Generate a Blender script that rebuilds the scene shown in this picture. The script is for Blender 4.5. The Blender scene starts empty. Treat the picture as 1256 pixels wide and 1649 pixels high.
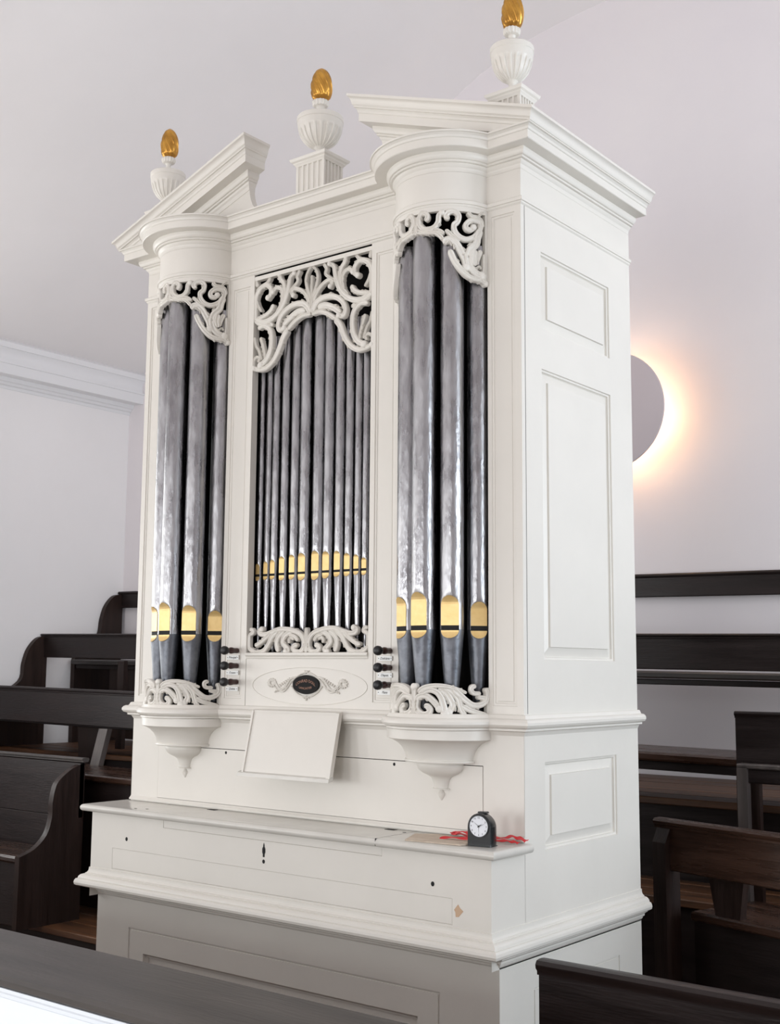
import bpy, bmesh, math, random
from mathutils import Vector, Matrix
random.seed(7)
C = bpy.context.scene.collection
S = bpy.context.scene
PI = math.pi
R = math.radians
def sin(a): return math.sin(a)
def cos(a): return math.cos(a)

# ------------------------------------------------------------------ camera
cam_d = bpy.data.cameras.new('camera'); cam = bpy.data.objects.new('camera', cam_d); C.objects.link(cam)
def cam_axes(yaw, pitch, roll):
    y, p, r = R(yaw), R(pitch), R(roll)
    f = Vector((-sin(y)*cos(p), cos(y)*cos(p), sin(p)))
    rt = Vector((cos(y), sin(y), 0)); up = rt.cross(f)
    return rt*cos(r)+up*sin(r), -rt*sin(r)+up*cos(r), f
rt, up, fw = cam_axes(38.079, 7.4839, 0.443)
cam.matrix_world = Matrix(((rt.x, up.x, -fw.x, 1.7607), (rt.y, up.y, -fw.y, -2.8486), (rt.z, up.z, -fw.z, 1.4561), (0, 0, 0, 1)))
cam_d.sensor_fit = 'VERTICAL'; cam_d.sensor_height = 24.0; cam_d.lens = 24.0*1933.2554/1649.0
cam_d.clip_start = 0.05; cam_d.clip_end = 100
S.camera = cam
# ------------------------------------------------------------------ world, light, exposure
W = bpy.data.worlds.new('sky'); S.world = W; W.use_nodes = True
bg = W.node_tree.nodes['Background']; bg.inputs[0].default_value = (0.90, 0.94, 1.0, 1); bg.inputs[1].default_value = 1.0
def area(name, loc, rot, sx, sy, power, col):
    l = bpy.data.lights.new(name, 'AREA'); l.shape = 'RECTANGLE'; l.size = sx; l.size_y = sy; l.energy = power; l.color = col
    o = bpy.data.objects.new(name, l); C.objects.link(o); o.location = loc; o.rotation_euler = rot
    return o
# daylight in the window openings: right wall (x = 4.2) and front wall (y = -6)
LIGHTS = [  # right and front windows, left fill added to brighten the ceiling: (name, location, rotation, size, power, colour)
    ('daylight_right_window', (4.12, 0.1, 1.9), (0, R(90), 0), 2.0, 1.1, 62, (.80, .91, 1.0)),
    ('daylight_right_window', (4.12, 1.9, 1.9), (0, R(97), 0), 2.0, 1.1, 92, (.80, .91, 1.0)),
    ('fill_light_left', (-5.1, -0.1, 2.0), (0, R(-120), 0), 2.2, 1.1, 43, (.97, .985, .97)),  # left lamps are added fill, not known windows
    ('fill_light_left', (-5.1, -2.4, 1.7), (0, R(-90), 0), 1.6, 1.1, 33, (.97, .985, .97)),
    ('fill_light_left', (-5.1, -4.6, 1.7), (0, R(-90), 0), 1.6, 1.1, 33, (.97, .985, .97)),
    ('daylight_front_window', (-3.4, -5.92, 1.35), (R(86), 0, 0), 1.1, 1.2, 51, (.95, .985, 1.0)),
    ('daylight_front_window', (-1.0, -5.92, 1.35), (R(86), 0, 0), 1.1, 1.2, 51, (.95, .985, 1.0)),
    ('daylight_front_window', (1.4, -5.92, 1.35), (R(86), 0, 0), 1.1, 1.2, 51, (.95, .985, 1.0))]
for l in LIGHTS: area(*l)
S.view_settings.view_transform = 'Standard'; S.view_settings.look = 'None'
S.view_settings.exposure = -0.07; S.view_settings.gamma = 1.0; S.view_settings.use_curve_mapping = False

# ------------------------------------------------------------------ materials
def mat(name, col, rough=0.5, metal=0.0, var=0.0, vscale=4.0, bump=0.0, bscale=60.0, stretch=(1, 1, 1), col2=None, coat=0.0, rvar=0.0, spec=0.5, det=4.0):
    m = bpy.data.materials.new(name); m.use_nodes = True; N = m.node_tree.nodes; L = m.node_tree.links
    b = N['Principled BSDF']; b.inputs['Base Color'].default_value = (*col, 1); b.inputs['Roughness'].default_value = rough
    b.inputs['Metallic'].default_value = metal; b.inputs['Coat Weight'].default_value = coat; b.inputs['Specular IOR Level'].default_value = spec
    tc = N.new('ShaderNodeTexCoord'); mp = N.new('ShaderNodeMapping'); mp.inputs['Scale'].default_value = stretch
    L.new(tc.outputs['Object'], mp.inputs['Vector'])
    if var or col2 or rvar:
        n = N.new('ShaderNodeTexNoise'); n.inputs['Scale'].default_value = vscale; n.inputs['Detail'].default_value = det; n.inputs['Roughness'].default_value = 0.6
        L.new(mp.outputs[0], n.inputs['Vector'])
        cr = N.new('ShaderNodeValToRGB'); cr.color_ramp.elements[0].position = 0.3; cr.color_ramp.elements[1].position = 0.7
        c2 = col2 if col2 else tuple(c*(1-var) for c in col)
        cr.color_ramp.elements[0].color = (*c2, 1); cr.color_ramp.elements[1].color = (*col, 1)
        L.new(n.outputs[0], cr.inputs[0]); L.new(cr.outputs[0], b.inputs['Base Color'])
        if rvar:
            mr = N.new('ShaderNodeMapRange'); mr.inputs[1].default_value = 0.3; mr.inputs[2].default_value = 0.7
            mr.inputs[3].default_value = max(0, rough-rvar); mr.inputs[4].default_value = min(1, rough+rvar)
            L.new(n.outputs[0], mr.inputs[0]); L.new(mr.outputs[0], b.inputs['Roughness'])
    if bump:
        n2 = N.new('ShaderNodeTexNoise'); n2.inputs['Scale'].default_value = bscale; n2.inputs['Detail'].default_value = 3
        L.new(mp.outputs[0], n2.inputs['Vector'])
        bp = N.new('ShaderNodeBump'); bp.inputs['Strength'].default_value = bump; bp.inputs['Distance'].default_value = 0.01
        L.new(n2.outputs[0], bp.inputs['Height']); L.new(bp.outputs[0], b.inputs['Normal'])
    return m
M = {}
M['paint'] = mat('organ_paint', (0.76, 0.722, 0.662), 0.36, var=0.05, vscale=3, bump=0.05, bscale=25)
M['ledge'] = mat('worn_paint', (0.64, 0.61, 0.56), 0.22, var=0.10, vscale=9, bump=0.05, bscale=20)
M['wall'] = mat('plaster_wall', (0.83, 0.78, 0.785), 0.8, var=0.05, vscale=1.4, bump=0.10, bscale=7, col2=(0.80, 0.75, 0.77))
M['wall2'] = mat('plaster_wall_left', (0.93, 0.90, 0.895), 0.8, var=0.03, vscale=1.4, bump=0.10, bscale=7)  # light missing on the left wall is put into this whiter colour
M['ceil'] = mat('plaster_ceiling', (0.86, 0.82, 0.815), 0.85, var=0.04, vscale=1.0, bump=0.12, bscale=4)
M['crown'] = mat('wall_cornice_paint', (0.84, 0.83, 0.84), 0.5)
M['wood'] = mat('dark_stained_wood', (0.020, 0.012, 0.011), 0.42, spec=.32, var=0.5, vscale=5, bump=0.10, bscale=30, stretch=(0.5, 6, 6), rvar=0.10)
M['woodv'] = mat('dark_stained_wood_upright', (0.030, 0.015, 0.011), 0.44, spec=.32, var=0.5, vscale=5, bump=0.10, bscale=30, stretch=(6, 6, 0.5), rvar=0.10)
M['seatwood'] = mat('worn_seat_wood', (0.072, 0.034, 0.021), 0.26, vscale=4, bump=0.12, bscale=30, stretch=(0.5, 6, 6), col2=(0.022, 0.012, 0.009), rvar=0.12)
M['floor'] = mat('old_floor_boards', (0.20, 0.085, 0.035), 0.5, vscale=3, bump=0.12, bscale=30, stretch=(0.6, 7, 6), col2=(0.05, 0.025, 0.015))
M['bounce_floor'] = mat('pale_bounce_floor', (0.55, 0.50, 0.45), 0.6, var=.2, vscale=3, stretch=(.6, 7, 6))  # unseen floor, made pale to bounce light up to the ceiling
M['cap'] = mat('grey_worn_capping', (0.075, 0.064, 0.058), 0.42, vscale=3, bump=0.10, bscale=30, stretch=(0.5, 5, 5), col2=(0.036, 0.031, 0.029))  # also on the top pew seat, to paint in its lit edge
M['greyrail'] = mat('grey_brown_post', (0.12, 0.10, 0.09), 0.4, vscale=4, stretch=(5, 5, .5), col2=(0.05, 0.04, 0.038))
M['white'] = mat('cool_white_board', (0.88, 0.93, 1.0), 0.45, var=0.03, vscale=3)
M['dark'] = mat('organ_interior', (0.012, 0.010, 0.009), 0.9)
M['gap'] = mat('dark_gap', (0.02, 0.018, 0.016), 0.9)
M['pipe'] = mat('pipe_metal', (0.46, 0.455, 0.465), 0.30, metal=1.0, vscale=22, bump=0.25, bscale=55, stretch=(1, 1, .3), col2=(0.27, 0.265, 0.275), rvar=0.10, det=8)
M['foot'] = mat('pipe_foot_lead', (0.20, 0.208, 0.228), 0.42, metal=0.8, vscale=30, bump=0.15, bscale=60, col2=(0.115, 0.122, 0.138), rvar=0.06)
M['gold'] = mat('gilded_lip', (0.88, 0.64, 0.29), 0.40, metal=0.4, vscale=30, bump=0.10, bscale=50, col2=(0.80, 0.55, 0.22))
M['gilt'] = mat('gilded_flame', (0.72, 0.39, 0.08), 0.30, metal=0.9, vscale=20, col2=(0.42, 0.20, 0.04))
M['knob'] = mat('ebony_knob', (0.014, 0.013, 0.014), 0.38, spec=.35)
M['collar'] = mat('rosewood_collar', (0.045, 0.014, 0.012), 0.3)
M['label'] = mat('ivory_label', (0.86, 0.86, 0.84), 0.4)
M['ink'] = mat('ink', (0.02, 0.02, 0.02), 0.6)
M['plaque'] = mat('black_plaque', (0.012, 0.011, 0.011), 0.6, spec=.15)
M['rust'] = mat('faded_gilt_letters', (0.34, 0.17, 0.11), 0.5)
M['hole'] = mat('black_hole', (0.006, 0.006, 0.006), 0.8)
M['chip'] = mat('bare_wood_chip', (0.56, 0.38, 0.25), 0.7)
M['paper'] = mat('yellowed_paper', (0.62, 0.52, 0.42), 0.7, vscale=30, col2=(0.50, 0.40, 0.31), bump=.1)
M['red'] = mat('red_ribbon', (0.62, 0.012, 0.02), 0.45)
M['plastic'] = mat('black_plastic', (0.012, 0.014, 0.015), 0.22)
M['dial'] = mat('white_dial', (0.80, 0.81, 0.85), 0.4)
M['tin'] = mat('painted_tin', (0.60, 0.52, 0.53), 0.5)

# ------------------------------------------------------------------ helpers
def off(parent):
    v = Vector((0, 0, 0)); p = parent
    while p is not None: v += p.location; p = p.parent
    return v
def obj(name, bm, m, parent=None, smooth=None, world=True, kind=None, label=None):
    """link one mesh object; with world=True the vertices are in world space and are moved to the parent's origin"""
    if parent is not None and world: bmesh.ops.translate(bm, verts=bm.verts, vec=-off(parent))
    bmesh.ops.recalc_face_normals(bm, faces=bm.faces)
    me = bpy.data.meshes.new(name); bm.to_mesh(me); bm.free()
    for mm in (m if isinstance(m, (list, tuple)) else [m]): me.materials.append(mm)
    o = bpy.data.objects.new(name, me); C.objects.link(o)
    if parent is not None: o.parent = parent
    if smooth is not None:
        for p in me.polygons: p.use_smooth = True
        me.set_sharp_from_angle(angle=R(smooth))
    if kind: o['kind'] = kind
    if label: o['label'] = label
    return o
def thing(name, label, cat, loc=(0, 0, 0), rz=0, group=None):
    o = bpy.data.objects.new(name, None); C.objects.link(o); o.location = loc; o.rotation_euler = (0, 0, rz); o.empty_display_size = .1
    o['label'] = label; o['category'] = cat
    if group: o['group'] = group
    return o
def tag(o, label, cat, group=None):
    o['label'] = label; o['category'] = cat
    if group: o['group'] = group
    return o
def BM(): return bmesh.new()
def box(bm, x0, x1, y0, y1, z0, z1):
    v = [bm.verts.new(p) for p in ((x0,y0,z0),(x1,y0,z0),(x1,y1,z0),(x0,y1,z0),(x0,y0,z1),(x1,y0,z1),(x1,y1,z1),(x0,y1,z1))]
    for f in ((0,3,2,1),(4,5,6,7),(0,1,5,4),(1,2,6,5),(2,3,7,6),(3,0,4,7)): bm.faces.new([v[i] for i in f])
    return v
def bbox(bm, x0, x1, y0, y1, z0, z1, b=0.003, seg=1):
    t = BM(); box(t, x0, x1, y0, y1, z0, z1); bmesh.ops.bevel(t, geom=list(t.edges), offset=b, segments=seg, affect='EDGES', profile=.5)
    merge(bm, t)
def merge(bm, t):
    me = bpy.data.meshes.new('t'); t.to_mesh(me); t.free(); bm.from_mesh(me); bpy.data.meshes.remove(me)
def rings(bm, rs, closed=True, caps=True):
    V = [[bm.verts.new(p) for p in r] for r in rs]; n = len(rs[0])
    for a, b in zip(V, V[1:]):
        for i in range(n if closed else n-1):
            j = (i+1) % n
            try: bm.faces.new((a[i], a[j], b[j], b[i]))
            except ValueError: pass
    if caps and closed:
        bm.faces.new(V[0][::-1]); bm.faces.new(V[-1])
    return V
def prism(bm, pts, axis, a, b):
    """extrude a 2D polygon; axis 'y': pts are (x,z); 'x': pts are (y,z); 'z': pts are (x,y)"""
    f = {'y': lambda p, t: (p[0], t, p[1]), 'x': lambda p, t: (t, p[0], p[1]), 'z': lambda p, t: (p[0], p[1], t)}[axis]
    rings(bm, [[f(p, a) for p in pts], [f(p, b) for p in pts]])
def lathe(bm, prof, cx, cy, seg=32, axis='z', cz=0, wob=None):
    """prof: list of (r, h)"""
    rs = []
    for k, (r, h) in enumerate(prof):
        ring = []
        for i in range(seg):
            a = 2*PI*i/seg; rr = max(r, 1e-4)*(wob(a, k, h) if wob else 1)
            if axis == 'z': ring.append((cx+rr*cos(a), cy+rr*sin(a), h))
            else: ring.append((cx+rr*cos(a), cy-h, cz+rr*sin(a)))
        rs.append(ring)
    rings(bm, rs)
def frame_panel(bm, P, U, V, N, w, h, holes, ringsets):
    """flat w x h face at P (U right, V up, N outwards) with rectangular holes; each hole is filled with nested rings (inset, depth)"""
    us = sorted({0, w, *[q for hh in holes for q in (hh[0], hh[1])]}); vs = sorted({0, h, *[q for hh in holes for q in (hh[2], hh[3])]})
    pt = lambda u, v, d=0: P+U*u+V*v+N*d
    for i in range(len(us)-1):
        for j in range(len(vs)-1):
            cu, cv = (us[i]+us[i+1])/2, (vs[j]+vs[j+1])/2
            if any(a < cu < b and c < cv < d for a, b, c, d in holes): continue
            bm.faces.new([bm.verts.new(pt(*q)) for q in ((us[i], vs[j]), (us[i+1], vs[j]), (us[i+1], vs[j+1]), (us[i], vs[j+1]))])
    for (a, b, c, d), rs in zip(holes, ringsets):
        prev = None
        for ins, dep in rs:
            r = [bm.verts.new(pt(*q, dep)) for q in ((a+ins, c+ins), (b-ins, c+ins), (b-ins, d-ins), (a+ins, d-ins))]
            if prev:
                for k in range(4): bm.faces.new((prev[k], prev[(k+1) % 4], r[(k+1) % 4], r[k]))
            prev = r
        bm.faces.new(prev)
def catmull(pts, n=6):
    out = []; P = [pts[0]]+list(pts)+[pts[-1]]
    for i in range(1, len(P)-2):
        for k in range(n):
            t = k/n; a, b, c, d = P[i-1], P[i], P[i+1], P[i+2]
            out.append(tuple(0.5*((2*b[q])+(-a[q]+c[q])*t+(2*a[q]-5*b[q]+4*c[q]-d[q])*t*t+(-a[q]+3*b[q]-3*c[q]+d[q])*t**3) for q in range(len(b))))
    out.append(tuple(pts[-1])); return out
def stroke(bm, pts, w0, w1, fmap, top=0.009, back=-0.010, lift=0.0, knob=False):
    """one carved scroll: a tapering ridged ribbon; fmap(s, z, h) gives the 3D point"""
    q = catmull(pts, 6); n = len(q)
    L = [0]
    for a, b in zip(q, q[1:]): L.append(L[-1]+math.dist(a, b))
    T = L[-1] or 1; rs = []
    prof = ((-1, back), (-1, .55), (-.86, .82), (-.50, 1.0), (-.10, .55), (.10, .55), (.50, 1.0), (.86, .82), (1, .55), (1, back))
    for i in range(n):
        a, b = q[max(0, i-1)], q[min(n-1, i+1)]; d = math.hypot(b[0]-a[0], b[1]-a[1]) or 1
        nx, nz = -(b[1]-a[1])/d, (b[0]-a[0])/d
        u = L[i]/T; w = w0+(w1-w0)*u
        e = min(L[i], T-L[i]); k = 1.0
        wend = w
        if e < wend: k = max(.38, math.sqrt(max(0, 1-(1-e/wend)**2)))
        rs.append([fmap(q[i][0]+nx*w*k*t, q[i][1]+nz*w*k*t, (h if h < 0 else top*h*(.6+.4*k)+lift)) for t, h in prof])
    rings(bm, rs)
    if knob:      # rounded volute end
        for (c, ww) in ((q[-1], w1),):
            rr = ww*1.28; rs = []
            for hh, f in ((back, 1), (top*.55+lift, 1), (top*.95+lift, .86), (top*1.22+lift, .5), (top*1.28+lift, .08)):
                rs.append([fmap(c[0]+rr*f*cos(2*PI*i/14), c[1]+rr*f*sin(2*PI*i/14), hh) for i in range(14)])
            rings(bm, rs)
def tube(bm, pts, r, seg=8):
    rs = []
    for i, p in enumerate(pts):
        a, b = Vector(pts[max(0, i-1)]), Vector(pts[min(len(pts)-1, i+1)]); d = (b-a).normalized()
        s = d.cross(Vector((0, 0, 1)));
        if s.length < .01: s = Vector((1, 0, 0))
        s.normalize(); t = s.cross(d); rr = r[i] if isinstance(r, (list, tuple)) else r
        rs.append([Vector(p)+s*rr*cos(2*PI*k/seg)+t*rr*sin(2*PI*k/seg) for k in range(seg)])
    rings(bm, rs)
def text(body, size, m, parent, name, fmat, depth=.0006, align='CENTER', shear=0.0, warp=None):
    cu = bpy.data.curves.new(name, 'FONT'); cu.body = body; cu.size = size; cu.align_x = align; cu.align_y = 'CENTER'; cu.extrude = depth; cu.shear = shear; cu.resolution_u = 2
    o = bpy.data.objects.new(name, cu); C.objects.link(o)
    dg = bpy.context.evaluated_depsgraph_get(); me = bpy.data.meshes.new_from_object(o.evaluated_get(dg)); bpy.data.objects.remove(o)
    bm = BM(); bm.from_mesh(me); bpy.data.meshes.remove(me)
    for v in bm.verts: v.co = fmat(*(warp(v.co.x, v.co.y) if warp else (v.co.x, v.co.y)), v.co.z)
    return obj(name, bm, m, parent)
TC=[
([(-0.0031,2.62),(0.0021,2.645),(0.0062,2.671),(0.0187,2.703),(0.026,2.737),(0.0156,2.765),(0.001,2.777)],0.0063,0.0041),
([(0.0,2.637),(0.001,2.672),(0.001,2.707),(0.0,2.747)],0.003,0.0041),
([(0.0052,2.636),(0.0156,2.669),(0.0354,2.696),(0.0583,2.711),(0.0791,2.716),(0.0884,2.705),(0.0811,2.693)],0.0063,0.0063),
([(0.0031,2.619),(0.025,2.65),(0.0593,2.661),(0.0999,2.655),(0.1332,2.633),(0.1478,2.604),(0.1405,2.584),(0.1197,2.588)],0.0093,0.0074),
([(0.0281,2.63),(0.0603,2.633),(0.0978,2.617),(0.1269,2.595)],0.0111,0.0083),
([(0.0021,2.614),(0.0374,2.616),(0.0728,2.602),(0.104,2.58)],0.0063,0.0074),
([(0.104,2.58),(0.1249,2.555),(0.1425,2.518),(0.1654,2.485),(0.1987,2.463),(0.232,2.462),(0.2591,2.47)],0.0093,0.0074),
([(0.2414,2.606),(0.2133,2.612),(0.1873,2.595),(0.1779,2.567),(0.1811,2.524),(0.1987,2.492),(0.2268,2.475)],0.0074,0.0093),
([(0.2039,2.489),(0.2123,2.523),(0.2227,2.555),(0.23,2.574)],0.0044,0.0063),
([(0.2237,2.494),(0.2362,2.528),(0.2497,2.547),(0.2581,2.579)],0.0044,0.0044),
([(0.2591,2.476),(0.2591,2.497),(0.2435,2.507),(0.232,2.499),(0.2393,2.488)],0.0048,0.0048),
([(0.257,2.638),(0.2185,2.624),(0.1738,2.632),(0.1342,2.66),(0.1124,2.695),(0.102,2.731),(0.0957,2.759),(0.078,2.769)],0.0096,0.0063),
([(0.1571,2.648),(0.1373,2.673),(0.1321,2.704),(0.1394,2.728),(0.1602,2.736),(0.1758,2.723)],0.0063,0.0067),
([(0.128,2.683),(0.1207,2.715),(0.1269,2.744),(0.1415,2.762),(0.1467,2.781)],0.0056,0.0078),
([(0.1082,2.704),(0.0791,2.723),(0.0614,2.739),(0.0645,2.756),(0.052,2.775)],0.0044,0.0059),
([(0.257,2.634),(0.256,2.68),(0.2529,2.719),(0.2341,2.746),(0.2071,2.754),(0.1863,2.738),(0.1852,2.717),(0.1977,2.707)],0.0085,0.0074),
([(0.1883,2.779),(0.2029,2.762),(0.2331,2.752),(0.2529,2.742)],0.0059,0.0048),
([(0.2268,2.664),(0.2424,2.685),(0.2508,2.707)],0.0044,0.0048),
([(0.1706,2.679),(0.1852,2.659),(0.2133,2.646),(0.2487,2.641)],0.0074,0.0063),
([(0.2477,2.754),(0.2529,2.774),(0.2549,2.786)],0.0063,0.0044),
([(0.1717,2.607),(0.2019,2.618),(0.2518,2.628)],0.0063,0.0085),
([(0.102,2.576),(0.1186,2.582)],0.0082,0.0063)]
BC=[
([(0.0,1.508),(0.0,1.532),(-0.0021,1.556),(-0.0021,1.587)],0.0063,0.0038),
([(0.036,1.532),(0.0497,1.53),(0.0561,1.521),(0.0434,1.511),(0.0222,1.512),(0.0095,1.529),(0.0127,1.551),(0.0286,1.568),(0.0572,1.578),(0.0857,1.583),(0.1185,1.583),(0.1513,1.574),(0.1799,1.567),(0.2021,1.569),(0.2074,1.579),(0.1958,1.584)],0.0063,0.0063),
([(0.0519,1.549),(0.0635,1.556),(0.073,1.548),(0.0699,1.538)],0.0044,0.0044),
([(0.0339,1.544),(0.0476,1.559),(0.072,1.565)],0.0053,0.0044),
([(0.0614,1.576),(0.0921,1.562),(0.1016,1.542),(0.09,1.528),(0.0773,1.517),(0.0889,1.51)],0.0069,0.0069),
([(0.0953,1.579),(0.1217,1.558),(0.1281,1.535),(0.1196,1.511)],0.0069,0.0069),
([(0.1238,1.579),(0.1492,1.558),(0.1619,1.538),(0.181,1.517),(0.2127,1.508),(0.2402,1.516),(0.254,1.527)],0.0072,0.0056),
([(0.1566,1.57),(0.1852,1.549),(0.2085,1.536),(0.2244,1.532)],0.0063,0.0053),
([(0.2519,1.519),(0.2529,1.554),(0.2487,1.567),(0.235,1.573),(0.2392,1.583),(0.2519,1.583)],0.0053,0.0053)]
TT=[
([(0.009,2.7213),(0.004,2.7341),(-0.0015,2.7565),(-0.0115,2.7775)],0.0078,0.0045),
([(0.1828,2.76),(0.2323,2.769),(0.2114,2.7806),(0.127,2.7859),(0.0684,2.7733),(0.069,2.7543),(0.1454,2.7378),(0.2696,2.7335),(0.3689,2.7387),(0.4311,2.7531),(0.4463,2.7719),(0.5002,2.7794)],0.0063,0.0066),
([(0.0132,2.7332),(0.1243,2.7273),(0.2699,2.7224),(0.3692,2.7208),(0.4568,2.7119),(0.5242,2.6974)],0.0066,0.0051),
([(0.3593,2.7282),(0.4663,2.7238),(0.5431,2.7146)],0.006,0.0051),
([(0.6346,2.7611),(0.5752,2.7686),(0.623,2.7812),(0.7251,2.7835),(0.8032,2.7716),(0.7835,2.7531),(0.7194,2.7425),(0.7311,2.7243),(0.813,2.7078),(0.9331,2.7011),(1.0592,2.7076),(1.1716,2.7234),(1.2315,2.7411),(1.2317,2.757),(1.1263,2.7616),(1.0168,2.7587),(0.9374,2.7453),(0.9579,2.7331),(1.0379,2.7317),(1.0858,2.7405)],0.0069,0.0069),
([(0.5621,2.7271),(0.6388,2.717),(0.7157,2.7047),(0.8327,2.6964)],0.0054,0.0051),
([(0.9748,2.7846),(1.0383,2.7734),(1.1492,2.7727),(1.2442,2.7663),(1.289,2.7463)],0.0051,0.0039),
([(1.1771,2.7758),(1.2823,2.7923)],0.0036,0.0033),
([(0.553,2.6847),(0.5854,2.6972),(0.6811,2.6973),(0.7739,2.6838),(0.8485,2.6627),(0.9226,2.6388),(0.9429,2.6172)],0.0087,0.009),
([(0.6391,2.6668),(0.7121,2.6395),(0.8091,2.6153),(0.9326,2.5952),(1.0798,2.585),(1.2408,2.5837),(1.3563,2.5765)],0.0075,0.0066),
([(1.2314,2.738),(1.1715,2.7139),(1.1367,2.6907),(1.016,2.6688),(0.9781,2.6429),(1.0156,2.6186),(1.1242,2.6024),(1.2658,2.5971)],0.0099,0.0096),
([(1.1139,2.6712),(1.0804,2.6452),(1.1133,2.624)],0.0105,0.0075),
([(1.2425,2.675),(1.1752,2.6477),(1.1472,2.6281)],0.0072,0.0054),
([(1.2786,2.6085),(1.1745,2.6053),(1.1357,2.6146),(1.1983,2.6239),(1.2414,2.6167)],0.0033,0.003),
([(1.3053,2.6645),(1.3124,2.6332),(1.2962,2.6012)],0.0039,0.0045),
([(1.2657,2.5908),(1.37,2.576)],0.0066,0.0045)]
BT=[
([(0.0029,1.3314),(0.0061,1.3485),(0.0016,1.3681),(-0.0031,1.3926),(-0.0076,1.4097)],0.0051,0.0064),
([(0.2054,1.3552),(0.2603,1.3561),(0.3113,1.347),(0.271,1.3359),(0.171,1.3339),(0.0774,1.3426),(0.0399,1.356),(0.0653,1.3756),(0.1341,1.3843),(0.2392,1.3846),(0.3275,1.3762),(0.4074,1.3642),(0.4731,1.3498)],0.0067,0.0069),
([(0.0887,1.3928),(0.1867,1.4052),(0.3234,1.4116),(0.4723,1.413),(0.6193,1.4108),(0.7673,1.4048),(0.8855,1.3976),(0.9409,1.3927)],0.0064,0.0033),
([(0.1659,1.391),(0.29,1.4005),(0.4233,1.3959),(0.5021,1.3814),(0.5382,1.3644),(0.5578,1.3499),(0.5742,1.3354)],0.0051,0.0082),
([(0.456,1.4057),(0.5868,1.3937),(0.6685,1.3743),(0.7014,1.3573),(0.6279,1.3403)],0.0072,0.0077),
([(0.5866,1.4083),(0.7177,1.3938),(0.8007,1.3744),(0.8377,1.3525),(0.8853,1.3384),(0.9406,1.3379)],0.0072,0.0056),
([(0.7177,1.4048),(0.8175,1.389),(0.9373,1.372),(1.0627,1.3603),(1.2175,1.3608),(1.3465,1.3729),(1.37,1.3913),(1.3249,1.4061)],0.0072,0.0056),
([(0.8683,1.3586),(0.99,1.3472),(1.138,1.3402),(1.3455,1.3324)],0.0064,0.0046),
([(1.1236,1.4131),(1.0485,1.4091),(1.0411,1.3984),(1.1043,1.392),(1.2181,1.3927)],0.0051,0.0049),
([(1.1482,1.3817),(1.2384,1.3804),(1.3581,1.3766)],0.0044,0.0064)]
# ------------------------------------------------------------------ pipe organ
XL, YB, YK, YK2 = -1.622, 0.681, -0.165, -0.128
CX = XL/2
TW = (-0.276, XL+0.276)            # centre of each bowed tower
TS, TC_ = 0.133, 0.159
TR = (TC_**2+TS**2)/(2*TS); TY = TR-TS   # radius and centre depth of the bow
organ = thing('pipe_organ', 'large white painted chamber pipe organ with broken pediment and two bowed pipe towers', 'organ', (CX, 0.27, 0))

def plan(p, arcs=True, n=26):
    pts = [(XL-p, YB), (XL-p, -p)]
    if arcs:
        for m in (TW[1], TW[0]):
            t0 = math.acos(min(1, (TY+p)/(TR+p)))
            for i in range(n+1):
                t = -t0+2*t0*i/n; pts.append((m+(TR+p)*sin(t), TY-(TR+p)*cos(t)))
    pts += [(p, -p), (p, YB)]
    return pts
def sweep(prof, arcs=True, name='moulding', m='paint', smooth=30, planf=plan):
    cols = [planf(p, arcs) for p, z in prof]
    rs = [[(cols[k][i][0], cols[k][i][1], prof[k][1]) for k in range(len(prof))] for i in range(len(cols[0]))]
    bm = BM(); rings(bm, rs); return obj(name, bm, M[m], organ, smooth)
def arc_solid(bm, m, r, z0, z1, back=0.0, n=28):
    t0 = math.acos(min(1, (TY-back)/r)) if r > abs(TY-back) else PI/2
    pts = [(m+r*sin(-t0+2*t0*i/n), TY-r*cos(-t0+2*t0*i/n)) for i in range(n+1)]
    prism(bm, pts, 'z', z0, z1)

# --- cornice, frieze, mouldings
CORN = [(0, 2.906), (0, 2.913), (.002, 2.919), (.007, 2.924), (.009, 2.928), (.009, 2.930), (.016, 2.931), (.016, 2.937), (.021, 2.938), (.025, 2.942), (.028, 2.949), (.028, 2.957), (.064, 2.957), (.066, 2.959), (.066, 2.981), (.069, 2.983), (.071, 2.989), (.076, 2.994), (.081, 2.995), (.081, 3.0), (-.005, 3.0), (-.005, 2.906)]
sweep(CORN, name='cornice', smooth=25)
sweep([(-.004, 2.9055), (0, 2.9055), (0, 2.8205), (-.004, 2.8205)], name='frieze', smooth=40)
sweep([(-.004, 2.797), (0, 2.797), (.004, 2.801), (.0045, 2.806), (.008, 2.807), (.009, 2.816), (.006, 2.819), (0, 2.820), (-.004, 2.82)], name='architrave_moulding', smooth=25)
sweep([(-.004, 1.278), (0, 1.278), (.003, 1.284), (.006, 1.289), (.013, 1.291), (.016, 1.292), (.016, 1.297), (.019, 1.299), (.026, 1.302), (.030, 1.308), (.030, 1.315), (.026, 1.321), (.021, 1.324), (.014, 1.3245), (.011, 1.329), (.009, 1.334), (.006, 1.336), (-.004, 1.336)], name='impost_moulding', smooth=25)
CROWN = [(.078, 2.998), (.083, 2.999), (.086, 3.003), (.088, 3.009), (.091, 3.016), (.096, 3.021), (.101, 3.023), (.101, 3.031), (.0, 3.031), (.0, 2.998)]
for nm, sx in (('crown_moulding', 1), ('crown_moulding', -1)):
    rs = []
    for yy in ('c', YB):
        rs.append([((p if sx > 0 else XL-p), (-p if yy == 'c' else YB), z) for p, z in CROWN])
    bm = BM(); rings(bm, rs); obj(nm, bm, M['paint'], organ, 25)
# roof board and bow fillings
bm = BM(); box(bm, XL+.003, -.003, 0.003, YB-.001, 2.90, 2.998)
for m in TW: arc_solid(bm, m, TR-.002, 2.83, 2.997)
obj('roof_board', bm, M['paint'], organ)
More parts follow.
